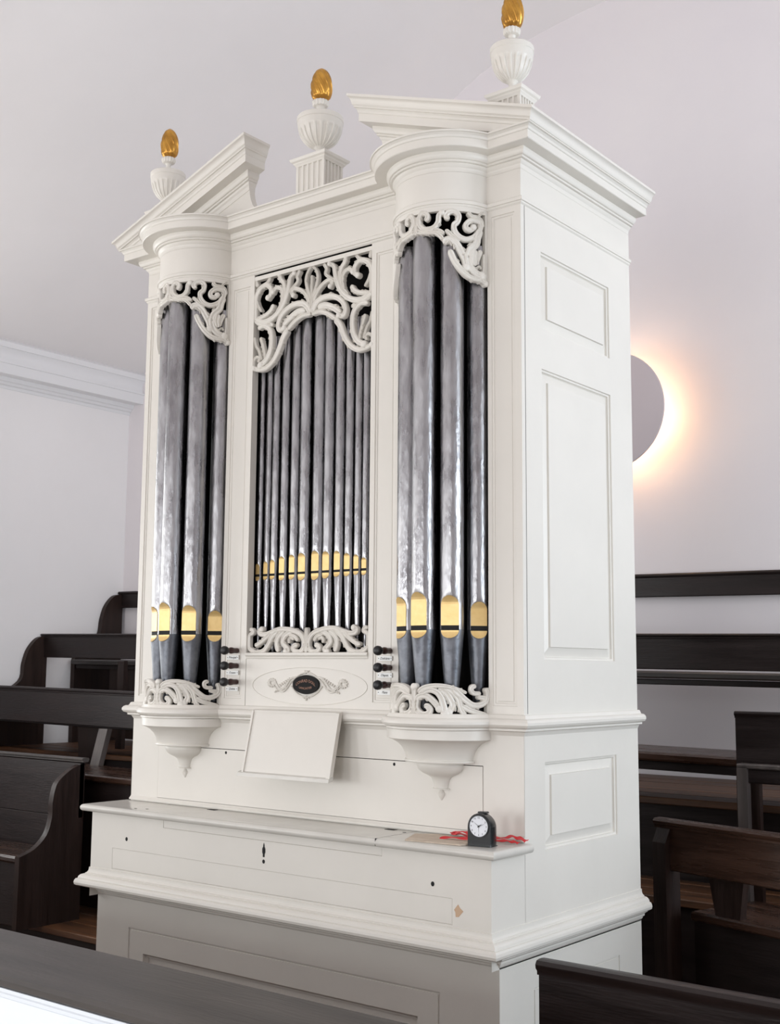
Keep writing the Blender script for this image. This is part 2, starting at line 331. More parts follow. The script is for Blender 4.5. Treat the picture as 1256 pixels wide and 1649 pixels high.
# --- broken pediment
def rake(sgn):
    XI, K = -0.514, 0.68        # inner end of the right-hand rake, and how far it returns
    prof = [(0, 2.905), (0, 2.913), (.002, 2.919), (.007, 2.924), (.009, 2.930), (.016, 2.931), (.016, 2.937), (.021, 2.938), (.025, 2.942), (.028, 2.949), (.028, 2.957), (.066, 2.957), (.066, 2.981), (.069, 2.983), (.071, 2.989), (.076, 2.994), (.081, 2.995), (.081, 2.999), (.086, 3.003), (.088, 3.009), (.091, 3.016), (.096, 3.021), (.101, 3.023), (.101, 3.031), (-.03, 3.031), (-.03, 2.905)]
    def Z(x, z): return 3.031+.352*(.101-x)-(3.031-z)*1.06
    rs = [[], [], []]
    for p, z in prof:
        xs = p; xi = XI-K*p
        rs[0].append((xs-.0006, -p*.992+.0004, Z(xs, z))); rs[1].append((xi, -p*.992+.0004, Z(xi, z)));
        rs[2].append((xi, .03 if p > -.03 else .03, Z(xi, z)))
    for r in rs:
        for i, q in enumerate(r):
            if sgn < 0: r[i] = (XL-q[0], q[1], q[2])
    bm = BM(); V = [[bm.verts.new(q) for q in r] for r in rs]; n = len(prof)
    for i in range(n):
        j = (i+1) % n
        bm.faces.new((V[0][i], V[0][j], V[1][j], V[1][i]))
        if i < n-2: bm.faces.new((V[1][i], V[1][j], V[2][j], V[2][i]))
    bmesh.ops.remove_doubles(bm, verts=bm.verts, dist=1e-6)
    obj('raking_cornice', bm, M['paint'], organ, 25)
    # tympanum board with its hollow-curved inner end
    e = []
    x0, z0, x1, z1 = -.514, 3.125, -.612, 3.005
    for i in range(9):
        t = i/8*PI/2; e.append((x1+(x0-x1)*(1-sin(t)) if False else x0+(x1-x0)*(1-cos(t)), z0+(z1-z0)*sin(t)))
    pts = [(0, 2.93)]+[(-.25, 2.93), (x1, 2.98)]+e[::-1]+[(-.25, 2.98+.352*.35-.03)]
    if sgn < 0: pts = [(XL-a, b) for a, b in pts]
    bm = BM(); prism(bm, pts, 'y', 0.0022, .028); obj('tympanum', bm, M['paint'], organ)
rake(1); rake(-1)
# --- urns on fluted pedestals
def urn(x, y, pz0, s=1.0):
    hx, hy = .062*s, .048*s
    D = -.019
    bm = BM(); zt = 3.152+D; n = 5
    def flute(a, b):
        pts = [(a, 0)]; w = (b-a)/n
        for i in range(n):
            c = a+w*(i+.5)
            for t in (-.34, -.24, 0, .24, .34): pts.append((c+w*t, 0 if abs(t) > .3 else (.004 if t else .006)))
        pts.append((b, 0)); return pts
    fx = flute(-hx+.006, hx-.006); fy = flute(-hy+.005, hy-.005)
    ring = [(x-hx, y-hy)]+[(x+a, y-hy+d) for a, d in fx]+[(x+hx, y-hy)]+[(x+hx-d, y+a) for a, d in fy]+[(x+hx, y+hy), (x-hx, y+hy)]+[(x-hx+d, y-a) for a, d in fy]
    rings(bm, [[(a, b, pz0) for a, b in ring], [(a, b, zt) for a, b in ring]])
    sq = lambda e, z: [(x-hx-e*s, y-hy-e*s, z+D), (x+hx+e*s, y-hy-e*s, z+D), (x+hx+e*s, y+hy+e*s, z+D), (x-hx-e*s, y+hy+e*s, z+D)]
    rings(bm, [sq(.001, 3.148), sq(.003, 3.152), sq(.007, 3.156), sq(.008, 3.160), sq(.014, 3.164), sq(.017, 3.170), sq(.017, 3.173), sq(.0, 3.176)])
    obj('urn_pedestal', bm, M['paint'], organ, 25)
    bowl = catmull([(.022, 3.199), (.037, 3.205), (.052, 3.216), (.0635, 3.231), (.0715, 3.249), (.0755, 3.266), (.0775, 3.284)], 4)
    prof = [(.019, 3.155), (.019, 3.168), (.015, 3.173), (.0125, 3.182), (.0135, 3.190), (.018, 3.195)]+bowl+[(.0775, 3.2845), (.0792, 3.286), (.0795, 3.300), (.077, 3.303), (.060, 3.3035), (.016, 3.305), (.0105, 3.310), (.0100, 3.336), (.014, 3.343), (.018, 3.346)]
    def wob(a, k, h):
        if 3.198 < h < 3.262:
            c = cos(20*a); return 1-.065*(1 if c > .0 else max(0, 1+c*2.5))*min(1, (3.263-h)/.010)
        return 1
    bm = BM(); lathe(bm, [(r*s, z) for r, z in prof], x, y, 160, wob=wob)
    body = obj('urn', bm, M['paint'], organ, 30)
    def scal(a, k, h): return 1+.06*cos(14*a)
    bm = BM(); lathe(bm, [(r*s**.5, z) for r, z in ((.012, 3.343), (.024, 3.347), (.0275, 3.354), (.0275, 3.363), (.022, 3.367), (.01, 3.368))], x, y, 84, wob=scal); obj('scalloped_collar', bm, M['paint'], body, 35)
    bm = BM(); rs = []; seg = 120; nz = 36; sf = s**.5
    for j in range(nz+1):
        t = j/nz; h = 3.366+.118*t
        r = .0350*sf*(sin(PI*min(1, (t*.84+.16)))**.5)*(1 if t < .85 else max(.02, math.sqrt(max(0, 1-((t-.85)/.155)**2))))
        if t < .10: r *= .66+.34*t/.10
        ring = []
        for i in range(seg):
            a = 2*PI*i/seg; tw = a+1.5*t+.5*t*t
            g = 1+.035*cos(26*tw)+.05*cos(9*tw+1.3)+.09*cos(5*a+2)*max(0, 1-t*2.6)
            ring.append((x+r*g*cos(a)+.003*sin(2.5*t), y+r*g*sin(a), h))
        rs.append(ring)
    rings(bm, rs); obj('gilded_flame', bm, M['gilt'], body, 50, label='gilded flame')
urn(CX, .035, 2.998); urn(-.048, .035, 2.998, .83); urn(XL+.048, .035, 2.998, .83)

# --- case sides with fielded panels
def ringset(field=.0, inner=.036):
    return [(0, 0), (.0012, -.005), (.0065, -.006), (.0078, -.0115), (.010, -.0135), (inner, -.0065), (inner+.0012, field-.001), (inner+.0013, field-.001)]
def side(x, sg, name):
    bm = BM(); P = Vector((x, 0, .69)) if sg > 0 else Vector((x, YB, .69)); U = Vector((0, 1, 0)) if sg > 0 else Vector((0, -1, 0))
    def H(a, b, c, d): return (a, b, c-.69, d-.69) if sg > 0 else (YB-b, YB-a, c-.69, d-.69)
    holes = [H(.108, .534, .965, 1.203), H(.110, .533, 1.487, 2.330), H(.110, .532, 2.449, 2.684)]
    frame_panel(bm, P, U, Vector((0, 0, 1)), Vector((sg, 0, 0)), YB, 2.80-.69, holes, [ringset()]*3)
    return obj(name, bm, M['paint'], organ)
side(0, 1, 'side_panel'); side(XL, -1, 'side_panel')
bm = BM(); box(bm, XL+.002, -.002, YB-.01, YB, .2, 2.95); obj('back_board', bm, M['dark'], organ)
bm = BM(); box(bm, .0, .0006, .0185, .0200, 1.338, 2.797); obj('joint_line', bm, M['gap'], organ)
# --- front posts of the upper case
def front_board(x0, x1, z0, z1, holes, rs, name, th=.028):
    bm = BM(); frame_panel(bm, Vector((x0, 0, z0)), Vector((1, 0, 0)), Vector((0, 0, 1)), Vector((0, -1, 0)), x1-x0, z1-z0, [(a-x0, b-x0, c-z0, d-z0) for a, b, c, d in holes], rs)
    for xa in (x0 if x0 > XL else x0+.002, x1 if x1 < 0 else x1-.002): bm.faces.new([bm.verts.new(q) for q in ((xa, .0005, z0), (xa, th, z0), (xa, th, z1), (xa, 0, z1))])
    bm.faces.new([bm.verts.new(q) for q in ((x0, th, z0), (x1, th, z0), (x1, th, z1), (x0, th, z1))])
    return obj(name, bm, M['paint'], organ)
BEAD = [(0, 0), (.001, -.003), (.007, -.0035), (.008, -.0055), (.013, -.006), (.014, -.0045), (.0145, -.0045)]
front_board(-.115, 0, 1.33, 2.80, [(-.1015, -.0215, 1.358, 2.779)], [BEAD], 'front_post')
front_board(XL, XL+.115, 1.33, 2.80, [(XL+.0215, XL+.1015, 1.358, 2.779)], [BEAD], 'front_post')
front_board(-.552, -.435, 1.33, 2.80, [(-.5335, -.4535, 1.358, 2.762)], [BEAD], 'front_post')
front_board(XL+.435, XL+.552, 1.33, 2.80, [(XL+.4535, XL+.5335, 1.358, 2.762)], [BEAD], 'front_post')
# --- dark interior
bm = BM()
box(bm, XL+.03, -.03, .26, .27, 1.30, 2.9)
for xa in (XL+.03, XL+.49, -.49, -.03-.004): box(bm, xa, xa+.004, .028, .26, 1.30, 2.9)
box(bm, XL+.03, -.03, .0, .26, 1.326, 1.334)
box(bm, XL+.03, -.03, .03, .26, 2.83, 2.834)
obj('case_interior', bm, M['dark'], organ)
bm = BM()
for m in TW:
    bm = BM(); arc_solid(bm, m, TR-.004, 1.280, 1.3375); obj('tower_floor', bm, M['dark'], organ)
    bm = BM(); arc_solid(bm, m, TR-.012, 2.822, 2.829); obj('tower_ceiling', bm, M['dark'], organ)
# --- panel under the central pipes
bm = BM()
SX0, SX1 = -1.069, -.552
box(bm, SX0, SX1, .001, .02, 1.33, 1.495)
obj('name_board', bm, M['paint'], organ)
bm = BM(); rings(bm, [[(x, y, z) for y, z in ((.02, 1.488), (-.0005, 1.488), (-.002, 1.491), (-.001, 1.494), (-.003, 1.497), (-.006, 1.500), (-.006, 1.507), (-.002, 1.509), (.02, 1.509))] for x in (SX0, SX1)]); obj('sill', bm, M['paint'], organ, 30)
OC = (-.795, 1.403)
def ov(t, a, b): return (OC[0]+a*cos(t), OC[1]+b*sin(t))
bm = BM(); rs = []
for i in range(97):
    t = 2*PI*i/96; rs.append([(OC[0]+(.2415+d)*cos(t), h, OC[1]+(.0585+d)*sin(t)) for d, h in ((-.0012, .0012), (-.0006, -.0012), (.0006, -.0012), (.0012, .0012))])
rings(bm, rs, caps=False); name_oval = obj('oval_bead', bm, M['paint'], organ)
PC = (-.799, 1.4075)
bm = BM(); pts = []
for i in range(48):
    t = 2*PI*i/48; c, s = cos(t), sin(t); pts.append((PC[0]+.055*math.copysign(abs(c)**1.25, c), PC[1]+.030*math.copysign(abs(s)**.92, s)))
prism(bm, pts, 'y', -.006, .002); plaque = obj('name_plaque', bm, M['plaque'], organ, label='black pointed oval name plaque')
pf = lambda x, y, z: (PC[0]+x, -.0062-z, PC[1]+y)
def warp_up(x, y): return (x*(1-.12*abs(x)/.05), y+.0115-6.2*x*x)
def warp_dn(x, y): return (x, y-.012+5.0*x*x)
text('CONRAD DOLL', .0128, M['rust'], plaque, 'lettering', pf, warp=warp_up)
text('LANCASTER', .0098, M['rust'], plaque, 'lettering', pf, warp=warp_dn)
# relief garland round the plaque
bm = BM(); fm = lambda s, z, h: (PC[0]+s, -.0005-h, PC[1]+z)
def both(pts, w0, w1, top=.003):
    for sg in ((1, -1) if max(abs(a) for a, b in pts) > 0 else (1,)): stroke(bm, [(sg*a, b) for a, b in pts], w0, w1, fm, top=top, back=-.001)
both([(0, .037), (.02, .034), (.045, .022), (.066, .006)], .0022, .0022)
both([(0, -.037), (.02, -.036), (.045, -.024), (.066, -.004)], .0022, .0022)
both([(.0, -.034), (.0, -.050)], .0034, .0022, .004)
both([(.0, .036), (.0, .045)], .005, .004, .004)
both([(.004, .040), (.010, .044)], .0028, .002)
both([(.004, -.038), (.011, -.043)], .0025, .0018)
both([(.045, .024), (.068, .018), (.085, .000), (.10, -.014), (.118, -.014), (.132, .0), (.142, .012), (.158, .012)], .0028, .0045)
both([(.062, .012), (.08, -.008), (.098, -.022), (.118, -.020)], .002, .003)
for i in range(11):
    a = .4+i*.571; both([(.150+.007*cos(a), .004+.006*sin(a)), (.150+.020*cos(a+.25), .004+.0155*sin(a+.25))], .0034, .0030, .0035)
for i in range(8):
    both([(.068+.0085*i, .014-.0042*i), (.075+.0085*i, .021-.0042*i)], .0026, .0018)
    both([(.078+.0075*i, -.006-.0020*i), (.084+.0075*i, -.014-.0018*i)], .0026, .0018)
obj('relief_garland', bm, M['paint'], organ, 60)

# --- pipes
def organ_pipe(x, y, r, zl, mw, up_h, lo_h, face, ztop, zfoot, rfoot, foot_mat=None, slot=.010):
    """cylinder with a flattened mouth turned to angle face (from -y towards +x); gilded lips are children"""
    hw = lambda z: (0 if (z > zl+slot/2+up_h or z < zl-slot/2-lo_h) else
        (mw/2*math.sqrt(max(0, 1-((z-(zl+slot/2+up_h-mw/2))/(mw/2))**2)) if z > zl+slot/2+up_h-mw/2 else
        (mw/2*math.sqrt(max(0, 1-(((zl-slot/2-lo_h+min(mw/2, lo_h))-z)/min(mw/2, lo_h))**2)) if z < zl-slot/2-lo_h+min(mw/2, lo_h) else mw/2)))
    zsplit = zl-.004
    def rad(z): return r if z >= zsplit-.004 else rfoot+(r-rfoot)*((z-zfoot)/(zsplit-.004-zfoot))**.92
    def T(lx, ly, z): return (x+lx*cos(face)-ly*sin(face), y+lx*sin(face)+ly*cos(face), z)
    top_m, bot_m = zl+slot/2+up_h, zl-slot/2-lo_h
    zs = [zfoot, zfoot+(bot_m-zfoot)*.5]+[bot_m-.001+(top_m-bot_m+.002)*i/22 for i in range(23)]+[top_m+.02, (top_m+ztop)/2, ztop]
    seg = 36
    def ring(z):
        out = []; rr = rad(z); w = min(hw(z), rr*.8)
        for i in range(seg):
            a = 2*PI*(i+.5)/seg; lx, ly = rr*sin(a), -rr*cos(a)
            if ly < 0 and abs(lx) < w: ly = -math.sqrt(rr*rr-w*w)
            out.append(T(lx, ly, z))
        return out
    lo = [z for z in zs if z <= zsplit]+[zsplit]; hi = [zsplit]+[z for z in zs if z > zsplit]
    bm = BM(); rings(bm, [ring(z) for z in (hi if foot_mat else sorted(set(lo+hi)))])
    o = obj('organ_pipe', bm, M['pipe'], organ, 40)
    if foot_mat:
        bm = BM(); rings(bm, [ring(z) for z in lo]); obj('pipe_foot', bm, foot_mat, o, 40)
    def plate(z0, z1, nm, m, d, k=10):
        bm = BM(); rs = []
        for i in range(k+1):
            z = z0+(z1-z0)*i/k; rr = rad(z); w = min(max(hw(z), .0006), rr*.8); yy = -math.sqrt(rr*rr-w*w)-d
            rs.append([T(-w, yy, z), T(w, yy, z), T(w, yy+.002, z), T(-w, yy+.002, z)])
        rings(bm, rs); obj(nm, bm, m, o)
    plate(zl+slot/2, top_m-.0004, 'upper_lip', M['gold'], .0012, 14)
    plate(bot_m+.0004, zl-slot/2, 'lower_lip', M['gold'], .0012, 8)
    plate(zl-slot/2, zl+slot/2, 'mouth_slit', M['hole'], .0004, 2)
cp = [(-1.076, .024, .024, 1.804, 1.749), (-1.040, .024, .026, 1.810, 1.751), (-1.007, .028, .028, 1.814, 1.751), (-.964, .031, .030, 1.823, 1.746), (-.918, .033, .030, 1.826, 1.747), (-.872, .041, .036, 1.829, 1.742), (-.814, .041, .037, 1.833, 1.741), (-.769, .038, .035, 1.829, 1.744), (-.723, .034, .034, 1.828, 1.748), (-.683, .031, .029, 1.819, 1.748), (-.646, .027, .025, 1.813, 1.751), (-.615, .025, .023, 1.802, 1.749), (-.585, .024, .023, 1.803, 1.753)]
for x, dia, mw, t, b in cp:
    organ_pipe(x+.006, .055, dia/2*1.03, 1.766, min(mw, dia*.80)*.92, t-1.769, 1.763-b, .02*sin(x*90), 2.575+.06*math.exp(-((x+.811)/.12)**2), 1.50, dia*.20, slot=.008)
for m in TW:
    for ang, r in ((0, .036), (-41, .0345), (41, .0345), (-80, .031), (80, .031)):
        a = R(ang); rc = .118 if abs(ang) < 60 else .122
        organ_pipe(m+rc*sin(a), TY-rc*cos(a), r, 1.574, r*1.50, .094 if ang == 0 else (.084 if abs(ang) < 60 else .068), .022, a*.52, 2.735-.0005*abs(ang), 1.345, r*.42, M['foot'], slot=.014)

# --- carved screens
def strip(bm, s0, s1, z0, z1, fmap, n=24, h0=-.010, h1=.006):
    rings(bm, [[fmap(s0+(s1-s0)*i/n, z, h) for z, h in ((z0, h0), (z0, h1), (z1, h1), (z1, h0))] for i in range(n+1)])
def carved(strokes, fmap, k=1.0, top=.008, z_shift=0, wk=1.22, lobes=0):
    bm = BM()
    for q, (pts, w0, w1) in enumerate(strokes):
        for sg in (1, -1):
            stroke(bm, [(sg*a*k, b+z_shift) for a, b in pts], w0*wk, w1*wk*.95, fmap, top=top, back=-.008, lift=.0007*(q % 4)+(0 if sg > 0 else .0002), knob=(len(pts) >= 5 and w1 > .0062))
    if lobes:      # small acanthus lobes along the outer side of the bigger scrolls
        for q, (pts, w0, w1) in enumerate(strokes):
            if len(pts) < 4 or max(w0, w1) < .0062: continue
            c = catmull([(a*k, b+z_shift) for a, b in pts], 6); n = len(c)
            for j, f in enumerate((.22, .36, .50, .64, .78)):
                i = max(1, min(n-2, int(f*n))); dx, dz = c[i+1][0]-c[i-1][0], c[i+1][1]-c[i-1][1]; d = math.hypot(dx, dz) or 1
                dx, dz = dx/d, dz/d; w = (w0+(w1-w0)*f)*wk; sd = 1 if (q+j//3) % 2 else -1
                nx, nz = -dz*sd, dx*sd; p = c[i]
                leaf = [(p[0]+nx*w*.5-dx*w*.6, p[1]+nz*w*.5-dz*w*.6), (p[0]+nx*w*.95, p[1]+nz*w*.95), (p[0]+nx*w*1.25+dx*w*.7, p[1]+nz*w*1.25+dz*w*.7)]
                if max(abs(a) for a, b in leaf) > lobes or min(a for a, b in leaf) < .002: continue
                for sg in (1, -1): stroke(bm, [(sg*a, b) for a, b in leaf], w*.34, w*.26, fmap, top=top*.9, back=-.006, lift=.0014)
    return bm
fmc = lambda s, z, h: (CX+s, .010-h, z)
bm = carved(TC, fmc, wk=1.16, lobes=.250)
box(bm, SX0, SX1, -.000, .018, 2.776, 2.790)
obj('carved_tracery', bm, M['paint'], organ, 50)
bm = carved(BC, fmc, wk=1.30, top=.0065, lobes=.250); obj('carved_tracery', bm, M['paint'], organ, 50)
for m in TW:
    fmt = lambda s, z, h, m=m: (m+(TR+h-.002)*sin(s/TR), TY-(TR+h-.002)*cos(s/TR), z)
    bm = carved(TT, fmt, TR, wk=1.18, lobes=1.33*TR)
    strip(bm, -1.40*TR, 1.40*TR, 2.785, 2.800, fmt, 40, h1=.004)
    for sg in (1, -1): strip(bm, sg*1.34*TR, sg*1.42*TR, 2.585, 2.79, fmt, 2, h1=.004)
    obj('carved_tracery', bm, M['paint'], organ, 50)
    bm = carved(BT, fmt, TR, wk=1.30, top=.0065, lobes=1.33*TR)
    for sg in (1, -1): strip(bm, sg*1.36*TR, sg*1.42*TR, 1.336, 1.408, fmt, 2, h1=.004)
    obj('carved_tracery', bm, M['paint'], organ, 50)

# --- corbels under the towers
CB = [(.168, 1.290), (.168, 1.264), (.163, 1.262), (.150, 1.258), (.135, 1.250), (.122, 1.238), (.113, 1.224), (.109, 1.210), (.108, 1.205), (.113, 1.204), (.114, 1.200), (.112, 1.197), (.074, 1.195), (.076, 1.190), (.075, 1.182), (.069, 1.173), (.058, 1.165), (.043, 1.159), (.033, 1.153), (.027, 1.144), (.024, 1.132), (.023, 1.124), (.029, 1.122), (.030, 1.120), (.006, 1.118), (.008, 1.113), (.012, 1.108), (.011, 1.102), (.006, 1.095), (.002, 1.088)]
for m in TW:
    bm = BM(); rs = []
    for c, z in CB: rs.append([(m+c*cos(-PI*i/32), .83*c*sin(-PI*i/32), z) for i in range(33)])
    rings(bm, rs); obj('corbel', bm, M['paint'], organ, 30)

# --- front of the middle case, with its removable board
bm = BM(); g = .0022
box(bm, XL+.001, -1.484-g, .0, .02, .97, 1.29); box(bm, -.136+g, -.0008, .0, .02, .97, 1.29)
box(bm, -1.484-g, -.136+g, .0, .02, 1.190+g, 1.29); box(bm, -1.484-g, -.136+g, .0, .02, .97, 1.012)
box(bm, -1.484-g, -1.484-.0004, .0, .02, 1.012, 1.190+g)
obj('front_rail', bm, M['paint'], organ)
bm = BM(); box(bm, -1.49, -.13, .014, .024, 1.0, 1.2); obj('dark_joint', bm, M['gap'], organ)
bm = BM(); box(bm, -1.484, -.136, .0, .012, 1.013, 1.190); obj('keyboard_cover', bm, M['paint'], organ)
bm = BM(); rings(bm, [[(x, y, z) for y, z in ((.01, .998), (-.008, .998), (-.008, 1.003), (-.004, 1.006), (0, 1.012), (.01, 1.012))] for x in (XL, -.001)]); obj('ledge_bead', bm, M['paint'], organ, 30)
def disc_y(bm, x, y, z, r, n=20, sx=1, sz=1.15, d=.002): prism(bm, [(x+r*sx*cos(2*PI*i/n), z+r*sz*sin(2*PI*i/n)) for i in range(n)], 'y', y, y+d)
for x, z in ((-1.152, 1.180), (-.448, 1.180)):
    bm = BM(); disc_y(bm, x, -.0006, z, .0042); obj('screw_hole', bm, M['hole'], organ)
# --- key desk
bm = BM(); P = Vector((XL, YK, .74))
frame_panel(bm, P, Vector((1, 0, 0)), Vector((0, 0, 1)), Vector((0, -1, 0)), -XL, .975-.74, [(-1.512-XL, -.122-XL, .050, .120), (-1.262-XL, -.361-XL, .204, .2351)], [[(0, 0), (.0012, .0000), (.0016, -.0025), (.0024, -.0005), (.003, -.0005)], [(0, 0), (.0006, -.003), (.0012, -.0008), (.002, -.0008)]])
obj('key_desk_front', bm, M['paint'], organ)
for x in (XL, 0):
    bm = BM(); bm.faces.new([bm.verts.new(q) for q in ((x, YK, .69), (x, 0.001, .69), (x, 0.001, .975), (x, YK, .975))])
    obj('key_desk_side', bm, M['paint'], organ)
# top board with rounded nosing
bm = BM(); rr = .0118; zc = .983; rs = []
nose = [(rr*cos(-PI/2+PI*i/8)+.020, zc+rr*sin(-PI/2+PI*i/8)) for i in range(9)]
prof = [(-.01, zc-rr)]+nose+[(-.01, zc+rr)]
for st in range(4):
    ring = []
    for p, z in prof:
        q = [(XL-p*.9, .02), (XL-p*.9, YK-p), (p*.9, YK-p), (p*.9, .02)][st]
        if st in (0, 3): q = (q[0], 0.0)
        ring.append((q[0], q[1], z))
    rs.append(ring)
rings(bm, rs); box(bm, XL+.009, -.009, YK+.009, .012, zc-rr, zc+rr)
obj('key_desk_top', bm, M['ledge'], organ, 30)
for x in (-.361,):
    bm = BM(); box(bm, x-.0005, x+.0005, YK-.0312, 0.0, zc-rr+.004, zc+rr+.0002); obj('joint_line', bm, M['gap'], organ)
for x, w in ((-1.187, .017), (-.442, .017)):
    bm = BM(); box(bm, x-w, x+w, -.030, -.012, zc+rr-.001, zc+rr+.0008); obj('hinge', bm, M['hole'], organ, label='small black hinge let into the top board')
for x, y in ((-.375, -.045), (-1.40, -.165), (-1.36, -.15), (-.035, -.09)):
    bm = BM(); prism(bm, [(x+.006*cos(i), y+.004*sin(i)) for i in [2*PI*k/10 for k in range(10)]], 'z', zc+rr-.001, zc+rr+.0005); obj('dent', bm, M['hole'], organ)
# keyhole and holes in the front
bm = BM(); prism(bm, [(-.812+a, .915+b) for a, b in ((0, .024), (.0025, .017), (.0025, .013), (.0062, .006), (.0062, -.004), (.0035, -.010), (.0035, -.018), (-.0035, -.018), (-.0035, -.010), (-.0062, -.004), (-.0062, .006), (-.0025, .013), (-.0025, .017))], 'y', YK-.0008, YK+.002)
obj('keyhole', bm, M['hole'], organ)
for x, z, r in ((-.812, .884, .0052), (-1.44, .893, .0056), (-.187, .889, .0056)):
    bm = BM(); disc_y(bm, x, YK-.0008, z, r); obj('screw_hole', bm, M['hole'], organ)
bm = BM(); prism(bm, [(-.104+a, .829+b) for a, b in ((0, .017), (.006, .008), (.0165, .001), (.010, -.006), (.002, -.015), (-.008, -.016), (-.009, -.004), (-.013, .002), (-.007, .009))], 'y', YK-.0006, YK+.001); obj('paint_chip', bm, M['chip'], organ, label='bare wood patch where the paint has chipped')
# belt moulding under the key desk
def plan_k(p, arcs=False): return [(XL-p, YB), (XL-p, YK-p), (p, YK-p), (p, YB)]
sweep([(-.004, .790), (0, .786), (.0035, .785), (.0035, .780), (.0045, .774), (.008, .7685), (.012, .7665), (.012, .764), (.017, .7635), (.023, .761), (.0275, .756), (.029, .7515), (.029, .749), (.0335, .7485), (.037, .743), (.0385, .736), (.037, .729), (.032, .7255), (-.025, .7245), (-.025, .790)], False, 'belt_moulding', planf=plan_k, smooth=12)
def plan_b(p, arcs=False): return [(XL-p, YB), (XL-p, YK2-p), (p, YK2-p), (p, YB)]
sweep([(-.01, .726), (.022, .726), (.022, .719), (.018, .717), (.012, .712), (.0115, .706), (.006, .703), (.0045, .698), (0, .693), (-.01, .69)], False, 'belt_undermould', planf=plan_b, smooth=25)
# base
bm = BM(); P = Vector((XL, YK2, 0)); w = -XL
frame_panel(bm, P, Vector((1, 0, 0)), Vector((0, 0, 1)), Vector((0, -1, 0)), w, .70, [(-1.458-XL, -.19-XL, .10, .603)], [[(0, 0), (.001, -.0035), (.006, -.004), (.0065, -.0010), (.074, -.0010), (.0745, -.010), (.082, -.013), (.086, -.013), (.087, -.017), (.088, -.017)]])
obj('base_front', bm, M['paint'], organ)
def base_side(x, sg):
    bm = BM(); P = Vector((x, YK2, 0)) if sg > 0 else Vector((x, YB, 0)); U = Vector((0, sg, 0)); ww = YB-YK2
    a, b = (.17, .662) if sg > 0 else (ww-.662, ww-.17)
    frame_panel(bm, P, U, Vector((0, 0, 1)), Vector((sg, 0, 0)), ww, .70, [(a, b, .10, .612)], [[(0, 0), (.001, -.003), (.006, -.004), (.0065, -.0015), (.038, -.0015), (.0385, -.010), (.046, -.013), (.052, -.013)]])
    obj('base_side', bm, M['paint'], organ)
base_side(0, 1); base_side(XL, -1)
bm = BM(); box(bm, XL+.002, -.002, YK2+.03, YB-.002, .0, .10); obj('plinth_block', bm, M['dark'], organ)

# --- music desk
mdx0, mdx1 = -.988, -.622
def md(x, t, d):   # t 0 bottom .. 1 top along the slope, d outwards
    y = -.080+(-.036+.080)*t-d; z = 1.128+(1.327-1.128)*t-.22*d
    return (x, y, z)
bm = BM()
rings(bm, [[md(mdx0, t, d) for t, d in ((0, -.004), (0, .008), (1, .008), (1, -.004))], [md(mdx1, t, d) for t, d in ((0, -.004), (0, .008), (1, .008), (1, -.004))]])
desk = obj('music_desk', bm, M['paint'], organ, label='plain sloping white music rest')
for xa, xb in ((mdx0-.0006, mdx0+.007), (mdx1-.014, mdx1+.0006)):
    bm = BM(); rings(bm, [[md(xx, t, d) for t, d in ((0, .007), (0, .013), (1, .013), (1, .007))] for xx in (xa, xb)]); obj('batten', bm, M['paint'], desk)
bm = BM(); rings(bm, [[md(xx, t, d) for t, d in ((.97, .007), (.97, .010), (1, .010), (1, .007))] for xx in (mdx0, mdx1)]); obj('batten', bm, M['paint'], desk)
bm = BM(); rings(bm, [[md(xx, t, d) for t, d in ((-.02, -.004), (-.02, .016), (.035, .017), (.045, .008), (.045, -.004))] for xx in (mdx0-.014, mdx1+.002)]); obj('music_lip', bm, M['ledge'], desk)
bm = BM(); box(bm, mdx0+.05, mdx1-.05, -.062, .0, 1.205, 1.222); obj('desk_bracket', bm, M['paint'], desk)
# --- stop knobs with written labels
def knob(x, z, word, ext=1.0):
    bm = BM(); lathe(bm, [(.0088, 0), (.0088, .012*ext), (.0092, .016), (.0105, .022), (.0110, .028), (.0098, .034), (.0062, .038), (.0058, .042)], x, 0, 24, 'y', cz=z)
    c = obj('stop_knob', bm, M['collar'], organ, 40)
    bm = BM(); lathe(bm, [(.006, .040), (.0105, .045), (.0138, .052), (.0145, .059), (.0128, .065), (.0085, .068), (.0, .0685)], x, 0, 24, 'y', cz=z)
    obj('knob_head', bm, M['knob'], c, 40)
    lx = x-.018
    bm = BM(); box(bm, lx-.027, lx+.027, -.0022, .001, z-.0295, z-.0155); l = obj('stop_label', bm, M['label'], organ)
    lf = lambda a, b, c_: (lx+a, -.0024-c_, z-.0225+b)
    text(word, .0105, M['ink'], l, 'lettering', lf, shear=.35, depth=.0003)
    for sx in (-.0235, .0235):
        bm = BM(); disc_y(bm, lx+sx, -.0028, z-.0225, .0013, 8, d=.001); obj('pin', bm, M['ink'], l)
for i, (z, w) in enumerate(((1.512, 'Dulciana'), (1.462, 'Diapas.'), (1.411, 'Flute'))): knob(-.467, z, w)
for i, (z, w) in enumerate(((1.515, 'Principal'), (1.465, 'Octave'), (1.412, 'Quinta'))): knob(-1.112, z, w, .7)
